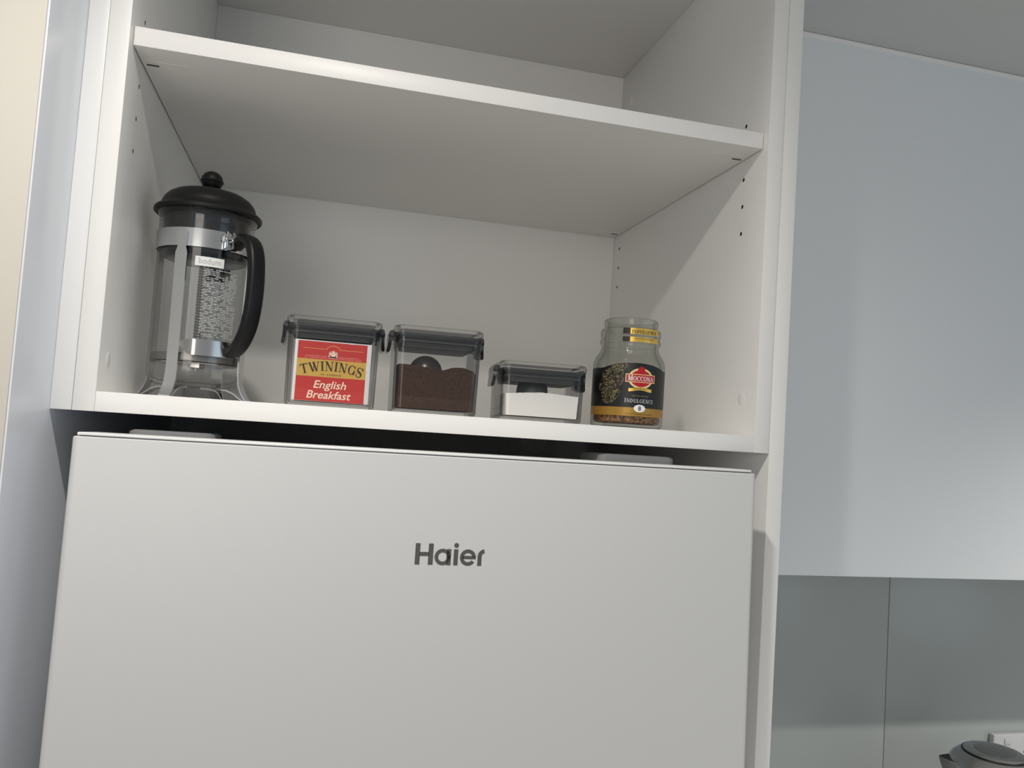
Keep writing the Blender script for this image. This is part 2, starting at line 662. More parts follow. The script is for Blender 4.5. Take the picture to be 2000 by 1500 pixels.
# slots of the shelf pins, seen from below
for x, y, dr in ((0, 50.4, 1), (W, 50.4, -1), (0, 440.5, 1), (W, 440.5, -1)):
    obox('pin_slot', 'charcoal', min(x + dr * 5, x + dr * 16), max(x + dr * 5, x + dr * 16), y - 1.2, y + 1.6, HS - 0.5 + TH, HS + 0.4 + TH, 0.2, sh)
    obox('pin_groove', 'laminate_edge', min(x + dr * 6, x + dr * 46), max(x + dr * 6, x + dr * 46), y - 9.6, y - 8.6, HS - 0.35 + TH, HS + 0.4 + TH, 0.1, sh)


# screw caps on the side boards
def screw_cap(x, y, z, nx, parent):
    bm = nb()
    prof = [(7.6, -0.2), (7.6, 0.12), (7.2, 0.3), (0, 0.3)]
    lathe(bm, prof, 28, cap0=True)
    rot = Matrix.Rotation(PI / 2 if nx > 0 else -PI / 2, 4, 'Y')
    bmesh.ops.transform(bm, matrix=Matrix.Translation((x, y, z + TH)) @ rot, verts=bm.verts)
    finish(bm, 'screw_cap', 'laminate', parent)


screw_cap(W, 31.4, 40.6, -1, rp)
screw_cap(W, 427, 542.7, -1, rp)
screw_cap(0, 31.1, 29.9, 1, lp)

# tall end panel on the right of cabinet and fridge
ep = obox('tall_end_panel', 'laminate', ER0 + 0.5, ER1, 0, YW - 1, FLOOR, CEIL - 1, 0.7)
tag(ep, 'tall white end panel standing right of the fridge and open cabinet', 'panel')

# ------------------------------------------------------------------ fridge
LEAN = math.radians(1.2)
fr = thing('refrigerator', 'white top-freezer fridge standing in the recess under the open cabinet', 'fridge',
           (0.5, -60 - (1663) * math.tan(LEAN), FLOOR))
fr.rotation_euler = (-LEAN, 0, 0)
FH = 1663.4 / math.cos(LEAN)
FW = 622.0
SPLIT = 1120.0


def fridge_door(z0, z1, toplip):
    bm = nb()
    pts = rrect(FW, 56, 4.5, 5, FW / 2, 28)
    secs = [sect(rrect(FW - 2, 54, 3.5, 5, FW / 2, 28), z0), sect(pts, z0 + 1), sect(pts, z1 - 1), sect(rrect(FW - 2, 54, 3.5, 5, FW / 2, 28), z1)]
    loft(bm, secs)
    o = finish(bm, 'door', 'fridge_white', fr, smooth=40)
    return o


FT = FH - 1.6
d1 = fridge_door(SPLIT + 6, FT, True)
d2 = fridge_door(40, SPLIT - 6, False)
for i, dz in ((0, FT),):
    bm = nb()
    box(bm, 2.6, FW - 3.5, 3.6, 58, dz + 0.5, dz + 3.4, 1.2, 3)
    finish(bm, 'top_cap', 'fridge_cap', d1)
    bm = nb()
    box(bm, 5, FW - 5, 3.4, 50, dz - 0.5, dz + 0.6, 0)
    finish(bm, 'cap_joint', 'charcoal', d1)
obox('body', 'fridge_white', 2, FW - 2, 62, 590, 30, FH - 6, 4, fr, 3)
obox('door_seal', 'fridge_grey', 10, FW - 10, 55, 63, 60, FH - 14, 0, fr)
for x0, x1, h in ((26, 102, 6.0), (478, 566, 9.5)):
    bm = nb()
    sec = []
    for z, i in ((-8, 0), (h - 2, 1.0), (h, 4)):
        sec.append(sect(rrect(x1 - x0 - 2 * i, 70 - 2 * i, 9, 5, (x0 + x1) / 2, 100), FH + z))
    loft(bm, sec)
    finish(bm, 'hinge_cover', 'hinge_grey', fr)
for x in (60, FW - 60):
    for y in (70, 540):
        bm = nb()
        lathe(bm, [(18, 0), (18, 20), (12, 24), (12, 34)], 16, x, y, True, True)
        finish(bm, 'foot', 'black_plastic', fr)

# lettering on the freezer door (mm above the floor along the door)
_hx, _hz = -0.5, 1700.0


def logo_fn(x, z):
    return (x - 0.5, -0.35, (z + 1700.0) / math.cos(LEAN))


L = []
L += [rect2(286.2, 290.4, -135, -116.3), rect2(298.0, 302.3, -135, -116.3), rect2(290, 298.5, -127.4, -123.9)]
L += ring2(311.0, -127.9, 7.3, 7.3, 3.2, 0, 360, 32) + [rect2(314.5, 318.5, -135, -120.8)]
L += [rect2(321.0, 324.9, -135, -120.8), disc2(323.1, -117.3, 2.15, 2.15, 20)]
L += ring2(334.1, -127.9, 7.3, 7.3, 3.2, 2, 325, 30) + [rect2(329, 341.3, -129.2, -126.4)]
L += [rect2(343.0, 346.7, -135, -126.5)]
_ra = []
for k in range(8):
    t0, t1 = k / 8, (k + 1) / 8

    def rp_(t):
        a = math.radians(180 - 75 * t)
        return ((350.5 + 7.5 * math.cos(a), -126.5 + 6.6 * math.sin(a)), (350.5 + 3.8 * math.cos(a), -126.5 + 3.2 * math.sin(a)))
    A, B = rp_(t0), rp_(t1)
    _ra.append([A[0], B[0], B[1], A[1]])
L += [[(min(x, 349.6), y) for x, y in q] for q in _ra]
bm = nb()
for p in L:
    f = bm.faces.new([bm.verts.new(logo_fn(*q)) for q in p])
bmesh.ops.recalc_face_normals(bm, faces=bm.faces)
ex = bmesh.ops.extrude_face_region(bm, geom=list(bm.faces))
for g in ex['geom']:
    if isinstance(g, bmesh.types.BMVert):
        g.co.y += 0.45
lg = finish(bm, 'lettering', 'logo_grey', d1, smooth=0)
lg['label'] = 'dark grey metal letters'

# pale round plate on the wall behind the fridge
bm = nb()
lathe(bm, [(0, 0), (24, 0), (26, 1.2), (26, 4)], 40)
bmesh.ops.transform(bm, matrix=Matrix.Translation((573, YW - 4, -24)) @ Matrix.Rotation(PI / 2, 4, 'X') @ Matrix.Rotation(PI, 4, 'X') , verts=bm.verts)
bmesh.ops.recalc_face_normals(bm, faces=bm.faces)
tag(finish(bm, 'round_wall_plate', 'plate_white'), 'round pale plate half hidden on dark wall behind fridge', 'wall plate')

# ------------------------------------------------------------------ right side: wall cabinet, splashback, bench
wc = thing('wall_cabinet', 'pale wall cabinet with plain flat doors to the right of end panel', 'cabinet', (ER1, YW, -194.5))


def wpart(name, m, x0, x1, y0, y1, z0, z1, bev=0.8):
    return obox(name, m, x0 - ER1, x1 - ER1, y0 - YW, y1 - YW, z0 + 194.5, z1 + 194.5, bev, wc)


WD = 250.0
wpart('carcass', 'laminate', ER1 + 1, 2400, WD + 19.5, YW - 1, -192, 604)
wpart('door', 'door_white', ER1 + 2, 1330, WD, WD + 18, -194.5, 606.4)
wpart('door', 'door_white', 1333, 1970, WD, WD + 18, -194.5, 606.4)
wpart('door', 'door_white', 1973, 2400, WD, WD + 18, -194.5, 606.4)
wpart('filler_strip', 'laminate_edge', ER1 + 1, 2400, WD + 4, WD + 18, 606.8, CEIL - 0.5, 0.3)

sp = thing('splashback', 'grey-green satin splashback of tall panels below the wall cabinet', 'splashback', (ER1, YW, BENCH))
for x0, x1 in ((ER1 + 1, 1329.5), (1331.5, 1970), (1972, 2400)):
    obox('panel', 'splash', x0 - ER1, x1 - ER1, -5.5, -0.6, 0.5, 765 - 192.5, 0.7, sp)
obox('joint', 'joint_grey', 1329.6 - ER1, 1331.4 - ER1, -4.0, -0.6, 0.5, 765 - 192.5, 0, sp)

bt = obox('worktop', 'bench', ER1 + 1, 2400, -20, YW - 1, BENCH - 30, BENCH, 2)
tag(bt, 'long kitchen worktop carrying the kettle below the splashback', 'worktop')
bc = thing('base_cabinet', 'white base cabinet under the kitchen worktop', 'cabinet', (ER1 + 1, 0, FLOOR))
obox('carcass', 'laminate', 0, 1700, 20, YW - 1, 120, -FLOOR + BENCH - 30.5, 0.5, bc)
for x0 in (0, 570, 1140):
    obox('door', 'door_white', x0 + 2, x0 + 558, 1, 19, 122, -FLOOR + BENCH - 34, 0.8, bc)
obox('kickboard', 'fridge_grey', 0, 1700, 60, 75, 0, 119, 0.5, bc)

# power outlet on the splashback
po = thing('power_outlet', 'white double power outlet on splashback behind the kettle', 'power outlet', (1582, YW - 6, -645))
obox('plate', 'outlet_grey', 0, 118, -13, -0.2, 0, 76, 2.0, po, 3)
for cx in (34, 84):
    for dx, dz, a in ((-7, 8, .5), (7, 8, -.5), (0, -8, 0)):
        bm = box(nb(), -1.1, 1.1, -0.4, 0.4, -4, 4)
        bmesh.ops.transform(bm, matrix=Matrix.Translation((cx + dx, -13.1, 34 + dz)) @ Matrix.Rotation(a, 4, 'Y'), verts=bm.verts)
        finish(bm, 'socket_slot', 'charcoal', po)
    obox('switch', 'outlet_grey', cx - 8, cx + 8, -15, -12.8, 56, 68, 0.8, po)


# kettle ---------------------------------------------------------------
def make_kettle():
    k = thing('electric_kettle', 'brushed steel kettle with short spout in bottom right corner', 'kettle', (1428, 430, BENCH), math.radians(-22))
    bm = nb()
    lathe(bm, [(0, 18), (78, 18), (82, 22), (84, 40), (83, 90), (80, 140), (79, 165), (77.5, 188), (74, 204), (68, 214.5), (60, 221.5), (52, 226), (49, 226.6), (0, 226.6)], 72)
    body = finish(bm, 'body', 'steel', k)
    bm = nb()
    lathe(bm, [(52.4, 223.8), (53.2, 225.6), (52.2, 227.6), (50.2, 227.6), (49.5, 225)], 72)
    finish(bm, 'lid_seam', 'black_plastic', k)
    bm = nb()
    lathe(bm, [(50, 225.5), (50, 228.2), (47, 230.6), (39, 232.0), (34, 231.6), (0, 231.6)], 72)
    lid = finish(bm, 'lid', 'steel', k)
    bm = nb()
    lathe(bm, [(33.5, 231.0), (33.5, 232.0), (29, 232.8), (0, 233.4)], 60)
    finish(bm, 'lid_window', 'steel_dark', lid)
    # spout, pointing left (-x), a beak open at the top
    bm = nb()
    secs = []
    for t, w, zt, zb in ((0, 25, 209, 140), (.3, 21, 209, 154), (.6, 15, 209.5, 174), (.85, 8, 210, 192), (1, 1.6, 211, 205)):
        x = -60 - 33 * t
        secs.append([(x, -w, zt), (x, -w * .8, zt - (zt - zb) * .5), (x, 0, zb), (x, w * .8, zt - (zt - zb) * .5), (x, w, zt)])
    loft(bm, secs, False, False, False)
    bmesh.ops.solidify(bm, geom=list(bm.faces), thickness=1.5)
    bmesh.ops.recalc_face_normals(bm, faces=bm.faces)
    sp_ = finish(bm, 'spout', 'steel', k)
    bm = nb()
    secs = []
    for t, w, zt in ((0, 24.4, 208.9), (.3, 20.4, 208.9), (.6, 14.4, 209.4), (.85, 7.4, 209.9), (1, 1.2, 210.9)):
        x = -59.4 - 33 * t
        secs.append([(x, -w, zt - .3), (x, 0, zt - 2.5), (x, w, zt - .3)])
    loft(bm, secs, False, False, False)
    finish(bm, 'spout_mouth_shade', 'black_plastic', sp_)  # black sheet across the mouth, painting in the spout's inner shade
    # handle to the right
    bm = nb()
    path = []
    ctrl = [(58, 222), (84, 232), (112, 226), (126, 196), (128, 140), (118, 84), (84, 56)]
    for i in range(25):
        t = i / 24 * (len(ctrl) - 1)
        j = min(int(t), len(ctrl) - 2)
        u = t - j
        p0, p1, p2, p3 = ctrl[max(j - 1, 0)], ctrl[j], ctrl[j + 1], ctrl[min(j + 2, len(ctrl) - 1)]
        q = [0.5 * (2 * p1[m] + (p2[m] - p0[m]) * u + (2 * p0[m] - 5 * p1[m] + 4 * p2[m] - p3[m]) * u * u + (-p0[m] + 3 * p1[m] - 3 * p2[m] + p3[m]) * u ** 3) for m in (0, 1)]
        path.append(Vector((q[0], 0, q[1])))
    fr_ = []
    for i, p in enumerate(path):
        d = (path[min(i + 1, 24)] - path[max(i - 1, 0)]).normalized()
        n = Vector((0, 1, 0)).cross(d)
        fr_.append((p, Vector((0, 1, 0)), n))
    sweep(bm, fr_, lambda t: [(11 * math.cos(2 * PI * i / 14), 7 * math.sin(2 * PI * i / 14)) for i in range(14)])
    finish(bm, 'handle', 'black_plastic', k)
    bm = nb()
    lathe(bm, [(0, 0), (86, 0), (88, 4), (86, 14), (80, 18), (0, 18)], 56)
    finish(bm, 'power_base', 'black_plastic', k)
    return k


make_kettle()


# ------------------------------------------------------------------ french press
def make_press():
    ax, ay = 63.0, 125.0
    root = thing('french_press', 'glass french press with black domed lid and chrome frame', 'french press', (ax, ay, 0.35))
    camaz = math.atan2(-765.4 - ay, 192.7 - ax)     # direction of the viewer, seen from the axis

    def az(deg):                                    # degrees to the right of the viewer's line
        return camaz + math.radians(deg)

    # beaker: one glass wall with thickness
    R = 47.6
    bm = nb()
    prof = [(0, 12.6), (30, 12.2), (39, 13.2), (44.5, 16.5), (47.0, 22), (R, 30), (R, 182), (R + .6, 188), (R + 2.6, 192.5), (R + 2.8, 193.5),
            (R + .2, 193.2), (R - 2.0, 188), (R - 2.3, 182), (R - 2.3, 30), (44.4, 23), (41.5, 19), (36, 16.6), (0, 15.6)]
    lathe(bm, prof, 96)
    beaker = finish(bm, 'beaker', 'beaker_glass', root, smooth=50)

    # lid
    bm = nb()
    lathe(bm, [(0, 188), (43.5, 188), (43.5, 194.5), (50.0, 194.5), (53.0, 193.6), (54.6, 195.2), (54.8, 197.6), (53.2, 199.8), (50.2, 200.8), (48.4, 202.4),
               (47.6, 206), (45.6, 210.6), (41.5, 215.4), (35, 219.3), (26, 222.0), (15, 223.6), (8.0, 224.2), (6.5, 225.4), (0, 225.4)], 96)
    lid = finish(bm, 'lid', 'black_plastic', root, smooth=40)
    bm = nb()
    prof = [(0, 224.4), (6.0, 224.6)]
    for i in range(1, 17):
        a = -62 + i * (152 / 16.0)
        z = 235.2 + 10.6 * math.sin(math.radians(a))
        r = 11.3 * math.cos(math.radians(a))
        if -9 < a - 3 < 1:
            r += 0.9
        prof.append((max(r, 0.0), z))
    prof.append((0, 245.9))
    lathe(bm, prof, 48)
    finish(bm, 'knob', 'black_plastic', lid)
    # black collar of the lid, hanging inside the glass
    bm = nb()
    lathe(bm, [(43.6, 190), (43.6, 150.5), (42.0, 147.5), (38.0, 146.0), (0, 146.0)], 80)
    finish(bm, 'lid_collar', 'black_gloss', lid)

    # chrome band
    bm = nb()
    lathe(bm, [(48.2, 153.5), (49.6, 153.5), (49.6, 172.3), (48.2, 172.3), (48.2, 153.5)], 96)
    band = finish(bm, 'band', 'chrome', root, smooth=40)
    # clamp of the band with its bolt
    for a_, nm in ((19, 'clamp_ear'), (25, 'clamp_ear')):
        a = az(a_)
        bm = box(nb(), 49, 60, -0.9, 0.9, 154.5, 171.5, 0.5)
        bmesh.ops.transform(bm, matrix=Matrix.Rotation(a, 4, 'Z'), verts=bm.verts)
        finish(bm, nm, 'chrome', band)
    a = az(22)
    bm = nb()
    cylinder_between(bm, (55, -5.5, 164), (55, 5.0, 164), 3.2, 14)
    bmesh.ops.transform(bm, matrix=Matrix.Rotation(a, 4, 'Z'), verts=bm.verts)
    finish(bm, 'clamp_bolt', 'chrome', band)

    # four chrome legs: strap, flared foot and return under the glass
    for deg in (-27, 63, 153, -117):
        a = az(deg)
        rad = Vector((math.cos(a), math.sin(a), 0))
        side = Vector((-math.sin(a), math.cos(a), 0))
        ctrl = [(49.9, 168), (49.9, 160), (49.9, 152.5), (49.9, 146), (49.7, 120), (49.4, 80), (49.2, 45), (49.4, 28), (50.6, 17), (53.5, 9.5), (57.5, 3.2), (59.6, 1.0), (59.4, 0.5),
                (56.5, 0.6), (52.5, 3.0), (46, 7.6), (38, 10.6), (24, 11.6)]
        wid = [5.6, 5.6, 5.2, 6.2, 6.0, 5.9, 5.9, 5.9, 5.9, 5.9, 5.9, 5.9, 5.9, 5.9, 5.8, 5.6, 5.2, 5.0]
        wid[2] = 4.4
        path = []
        for i, (r, z) in enumerate(ctrl):
            p = rad * r + Vector((0, 0, z))
            r0, z0 = ctrl[max(i - 1, 0)]
            r1, z1 = ctrl[min(i + 1, len(ctrl) - 1)]
            d = Vector((r1 - r0, 0, z1 - z0)).normalized()
            n = rad * (-d.z) + Vector((0, 0, 1)) * d.x
            path.append((p, side, n))
        bm = nb()
        secs = [[tuple(p + s * (wd * sx) + n * (0.8 * sn)) for sx, sn in ((-1, -1), (1, -1), (1, 1), (-1, 1))] for (p, s, n), wd in zip(path, wid)]
        loft(bm, secs)
        bmesh.ops.recalc_face_normals(bm, faces=bm.faces)
        finish(bm, 'leg', 'chrome', root, smooth=30)

    # lower bracket: a metal strap between the two front legs that carries the handle's foot
    bm = nb()
    pts = []
    for k in range(15):
        dg = -20 + 52 * k / 14
        t = k / 14
        r = 50.6 + 6.5 * min(1, max(0, (t - .1) / .15)) * (1 if t < .9 else (1 - (t - .9) / .1 * .2))
        z0 = 43 if .22 < t else 43 + 9 * (1 - t / .22)
        z1 = 59 if .22 < t else 59 - 3 * (1 - t / .22)
        a = az(dg)
        e = Vector((math.cos(a), math.sin(a), 0))
        pts.append([tuple(e * r + Vector((0, 0, z0))), tuple(e * r + Vector((0, 0, z1))), tuple(e * (r + 1.3) + Vector((0, 0, z1))), tuple(e * (r + 1.3) + Vector((0, 0, z0)))])
    loft(bm, pts)
    bmesh.ops.recalc_face_normals(bm, faces=bm.faces)
    finish(bm, 'handle_bracket', 'brushed', root, smooth=40)

    # handle
    a = az(33)
    rad = Vector((math.cos(a), math.sin(a), 0))
    side = Vector((-math.sin(a), math.cos(a), 0))
    ctrl = [(50.5, 160), (58, 164), (70, 165), (80.5, 159), (87, 144), (89.5, 118), (88, 93), (83, 73), (74, 58), (64.5, 50.5), (57, 49)]
    path = []
    N = 44
    for i in range(N + 1):
        t = i / N * (len(ctrl) - 1)
        j = min(int(t), len(ctrl) - 2)
        u = t - j
        p0, p1, p2, p3 = ctrl[max(j - 1, 0)], ctrl[j], ctrl[j + 1], ctrl[min(j + 2, len(ctrl) - 1)]
        q = [0.5 * (2 * p1[m] + (p2[m] - p0[m]) * u + (2 * p0[m] - 5 * p1[m] + 4 * p2[m] - p3[m]) * u * u + (-p0[m] + 3 * p1[m] - 3 * p2[m] + p3[m]) * u ** 3) for m in (0, 1)]
        path.append(q)
    frames = []
    for i, q in enumerate(path):
        b0, b1 = path[max(i - 1, 0)], path[min(i + 1, N)]
        d = Vector((b1[0] - b0[0], b1[1] - b0[1])).normalized()
        n = rad * (-d[1]) + Vector((0, 0, d[0]))
        frames.append((rad * q[0] + Vector((0, 0, q[1])), side, n))

    def hp(t):
        w = 7.6 + 1.2 * math.sin(PI * t)
        h = 5.6
        out = []
        for k in range(20):
            th = 2 * PI * k / 20
            c, s = math.cos(th), math.sin(th)
            out.append((w * math.copysign(abs(c) ** .6, c), h * math.copysign(abs(s) ** .6, s)))
        return out
    bm = nb()
    sweep(bm, frames, hp)
    bmesh.ops.recalc_face_normals(bm, faces=bm.faces)
    finish(bm, 'handle', 'black_plastic', root, smooth=50)

    # plunger: rod, plates, mesh and spring
    bm = nb()
    cylinder_between(bm, (0, 0, 30), (0, 0, 147), 2.3, 16)
    pl = finish(bm, 'plunger_rod', 'brushed', root)
    bm = nb()
    lathe(bm, [(0, 47.5), (20, 47), (40, 45.8), (44.6, 45.6), (44.8, 43), (44.8, 38.4), (43.8, 37.6), (40, 38.6), (0, 38.6)], 72)
    finish(bm, 'filter_mesh', 'mesh_metal', pl)
    bm = nb()
    lathe(bm, [(0, 37.6), (40, 37.6), (41, 36.6), (40, 35.8), (0, 35.8)], 64)
    finish(bm, 'cross_plate', 'brushed', pl)
    bm = nb()
    lathe(bm, [(0, 32), (8, 32), (8.6, 33), (8.6, 36), (0, 36)], 6)
    finish(bm, 'nut', 'brushed', pl, smooth=20)
    # small black spout guard behind the collar
    bm = box(nb(), -4.5, 4.5, -4, 4, 126, 146, 1.0)
    bmesh.ops.transform(bm, matrix=Matrix.Translation((14, -28, 0)), verts=bm.verts)
    finish(bm, 'strainer_clip', 'black_plastic', lid)
    bm = box(nb(), -9, 9, -4, 4, 123, 127, 0.8)
    bmesh.ops.transform(bm, matrix=Matrix.Translation((14, -28, 0)), verts=bm.verts)
    finish(bm, 'strainer_clip', 'black_plastic', lid)

    # print on the glass
    def onglass(r, c):
        def fn(x, z):
            a = c + x / r
            return (r * math.cos(a), r * math.sin(a), z)
        return fn
    c0 = az(5.5)
    fn = onglass(48.0, c0)
    plate = flat(grid2(-14.2, 14.2, 134.6, 144.2, 12), fn, 'name_plate', 'plate_white', beaker)
    flat([[(x, z + 137.0) for x, z in p] for p in sans('bodum', width=21, height=6.0, align='C')], onglass(48.25, c0), 'lettering', 'fridge_grey', plate)
    rows = []
    rnd = random.Random(3)
    z = 131.5
    while z > 62:
        x = -5.5
        while x < 30:
            l = rnd.uniform(1.5, 4.2)
            if rnd.random() < .7:
                rows.append(rect2(x, min(x + l, 31), z, z + .75))
            x += l + .7
        z -= 1.75
    flat(rows, onglass(47.9, c0), 'printed_text', 'print_grey', beaker, kind='stuff')
    ticks = []
    z = 131
    while z > 61:
        ticks.append(rect2(-9.6, -7.4, z, z + 1.9))
        ticks.append(rect2(-6.6, -4.4, z, z + 1.5))
        z -= 2.9
    flat(ticks, onglass(47.95, c0), 'printed_scale', 'gasket', beaker, kind='stuff')
    return root


make_press()


# ------------------------------------------------------------------ clip-lid containers
def make_container(name, label, x0, x1, yf, depth, H, rot, group='clear clip-lid containers on the cabinet floor'):
    w = x1 - x0
    c = thing(name, label, 'container', (x0, yf, 0.3), rot, group)
    cx, cy = w / 2, depth / 2
    zb = H - 21.5                      # where the gasket begins
    # body: outer and inner skin
    bm = nb()
    taper = 1.6

    def rr(inset, r):
        return rrect(w - 2 * inset, depth - 2 * inset, max(r, 1.0), 6, cx, cy)
    secs = [sect(rr(taper + 2.2, 6.5), 0.0), sect(rr(taper + .6, 8), 0.8), sect(rr(taper, 8.5), 2.6), sect(rr(taper * .3, 9), H - 12),
            sect(rr(-0.6, 9.5), H - 10.5), sect(rr(-0.6, 9.5), H - 9.2), sect(rr(2.0, 7.5), H - 9.2), sect(rr(2.6, 7), H - 12),
            sect(rr(taper + 2.6, 6.5), 5.0), sect(rr(taper + 4.2, 5), 3.2)]
    loft(bm, secs, True, True)
    finish(bm, 'body', 'clear_plastic', c, smooth=35)
    # vertical ribs moulded on the inner corners
    # lid: clear top and charcoal plug with seal rings
    bm = nb()
    secs = [sect(rr(-1.2, 9.5), H - 8.6), sect(rr(-1.6, 9.8), H - 4.0), sect(rr(-1.0, 9.6), H - 1.2), sect(rr(.6, 9), H), sect(rr(4, 8), H), sect(rr(5.0, 7.5), H - 3.4)]
    loft(bm, secs, True, True)
    lid = finish(bm, 'lid', 'clear_lid', c, smooth=35)
    bm = nb()
    loft(bm, [sect(rr(-.4, 9), H - 10.2), sect(rr(-.4, 9), H - 8.2), sect(rr(1.0, 8), H - 7.6)])
    finish(bm, 'lid_rim', 'charcoal', lid)
    bm = nb()
    secs = []
    for z, i in ((H - 10.0, 3.4), (H - 12.2, 3.4), (H - 12.6, 5.2), (H - 14.0, 5.2), (H - 14.4, 3.8), (H - 16.2, 3.8), (H - 16.6, 7.6), (zb, 8.4)):
        secs.append(sect(rr(i, 6.5), z))
    secs.reverse()
    loft(bm, secs)
    finish(bm, 'seal', 'gasket', lid, smooth=25)
    # clips on the two sides
    for s in (-1, 1):
        xs = cx + s * (w / 2 + 1.6)
        bm = nb()
        secs = []
        for z, o0, o1, hw in ((H - 3.6, -1.5, 1.6, 17), (H - 5.0, -2.6, 3.6, 19), (H - 9, -2.4, 4.4, 20), (H - 14, .8, 4.2, 20), (H - 20, 1.0, 4.6, 18.5), (H - 25, 1.6, 5.4, 16.5), (H - 27, 2.6, 5.2, 14)):
            y0, y1 = cy - hw, cy + hw
            secs.append([(xs + s * o0, y0, z), (xs + s * o1, y0 + 1.2, z), (xs + s * o1, y1 - 1.2, z), (xs + s * o0, y1, z)])
        loft(bm, secs)
        bmesh.ops.recalc_face_normals(bm, faces=bm.faces)
        clip = finish(bm, 'clip', 'black_gloss', c, smooth=40)
        for yy in (cy - 15, cy + 15):
            bm = nb()
            cylinder_between(bm, (xs + s * .8, yy - 5, H - 7), (xs + s * .8, yy + 5, H - 7), 3.2, 14)
            finish(bm, 'hinge_barrel', 'charcoal', clip)
    return c


make_container('storage_container', 'clear clip-lid container holding the red tea packet', 157.0, 249.5, 45, 92, 90.3, 0)
make_container('storage_container', 'clear clip-lid container full of brown ground coffee', 264.6, 356.0, 46.0, 92, 90.6, math.radians(-1.6))
make_container('storage_container', 'low clear clip-lid container half full of white sugar', 379.4, 472.0, 46, 92, 63.2, math.radians(-4.4))


def thing_fill(name, label, cat, m, x0, yf, rot, w, depth, topf, inset, zb, kind='stuff'):
    """granular filling with an uneven top"""
    bm = nb()
    n = 26
    g = {}
    x_a, x_b, y_a, y_b = inset, w - inset, inset, depth - inset
    rnd = random.Random(5)
    for i in range(n + 1):
        for j in range(n + 1):
            x = x_a + (x_b - x_a) * i / n
            y = y_a + (y_b - y_a) * j / n
            # round the four corners
            u, v = 2 * i / n - 1, 2 * j / n - 1
            k = 1 - .045 * (u * u) * (v * v)
            x = (x_a + x_b) / 2 + (x - (x_a + x_b) / 2) * k
            y = (y_a + y_b) / 2 + (y - (y_a + y_b) / 2) * k
            g[i, j] = bm.verts.new((x, y, topf(x, y) + rnd.uniform(-.25, .25)))
    for i in range(n):
        for j in range(n):
            bm.faces.new((g[i, j], g[i + 1, j], g[i + 1, j + 1], g[i, j + 1]))
    border = [(i, 0) for i in range(n)] + [(n, j) for j in range(n)] + [(n - i, n) for i in range(n)] + [(0, n - j) for j in range(n)]
    low = [bm.verts.new((g[b].co.x + (1.2 if b[0] == 0 else -1.2 if b[0] == n else 0), g[b].co.y, zb)) for b in border]
    for k in range(len(border)):
        k2 = (k + 1) % len(border)
        bm.faces.new((g[border[k2]], g[border[k]], low[k], low[k2]))
    bm.faces.new(low)
    bmesh.ops.recalc_face_normals(bm, faces=bm.faces)
    o = finish(bm, name, m, None, (x0, yf, 0), smooth=28)
    o.rotation_euler = (0, 0, rot)
    return tag(o, label, cat, None, kind)


def gs(x, c, s):
    return math.exp(-((x - c) / s) ** 2)


thing_fill('ground_coffee', 'dark brown ground coffee filling the middle container', 'coffee', 'coffee', 264.6, 46.0, math.radians(-1.6), 91.4, 92,
           lambda x, y: 49.0 - 3.2 * gs(x, 49, 9) + 1.6 * gs(x, 10, 14) + 2.2 * gs(x, 68, 16) - 2.5 * max(0, (x - 74) / 14) - 0.05 * max(0, y - 30), 4.4, 5.3)
thing_fill('white_sugar', 'fine white sugar half filling the low container', 'sugar', 'sugar', 379.4, 46.0, math.radians(-4.4), 92.6, 92,
           lambda x, y: 27.6 + 3.4 * gs(x, 46, 34) + 1.0 * x / 92 - 0.02 * y, 4.4, 5.3)


def scoop(name, label, loc, r, m, tilt, handle):
    t = thing(name, label, 'scoop', loc)
    bm = nb()
    prof = []
    for i in range(13):
        a = math.radians(90 * i / 12)
        prof.append((r * math.sin(a), r * math.cos(a)))
    prof += [(r, -6), (r - 1.2, -6), (r - 1.2, 0)]
    for i in range(12, -1, -1):
        a = math.radians(90 * i / 12)
        prof.append(((r - 1.2) * math.sin(a), (r - 1.2) * math.cos(a)))
    lathe(bm, prof, 40)
    bmesh.ops.transform(bm, matrix=Matrix.Rotation(tilt, 4, 'X'), verts=bm.verts)
    finish(bm, 'bowl', m, t, smooth=50)
    bm = box(nb(), -5, 5, r - 2, r + handle, -5.5, -3.0, 1.0)
    bmesh.ops.transform(bm, matrix=Matrix.Rotation(tilt, 4, 'X'), verts=bm.verts)
    finish(bm, 'handle', m, t)
    return t


scoop('coffee_scoop', 'dark round scoop half buried in the ground coffee', (300.5, 68.5, 44.2), 18.0, 'scoop_smoke', 0.30, 30)
scoop('sugar_scoop', 'black scoop standing in the white sugar', (421.5, 76, 33.0), 17.6, 'charcoal', 0.10, 22)

# tea packet inside the first container ---------------------------------
tp = thing('tea_packet', 'red and gold tea packet front inside the first clear container', 'tea packet', (203.5, 51.2, 5.4))
bm = nb()
box(bm, -38.2, 38.2, 0.6, 60, 0, 61.8, 0.8)
finish(bm, 'carton', 'card', tp)
LBL = dict(x0=-34.6, x1=33.8)


def tf(off):
    return lambda x, z: (x, 0.55 - off, z)


flat([rect2(-35.2, 33.6, 0.2, 60.6)], tf(0.10), 'red_panel', 'label_red', tp)
flat([rect2(-35.2, 33.6, 25.0, 42.7)], tf(0.25), 'gold_band', 'label_gold', tp)
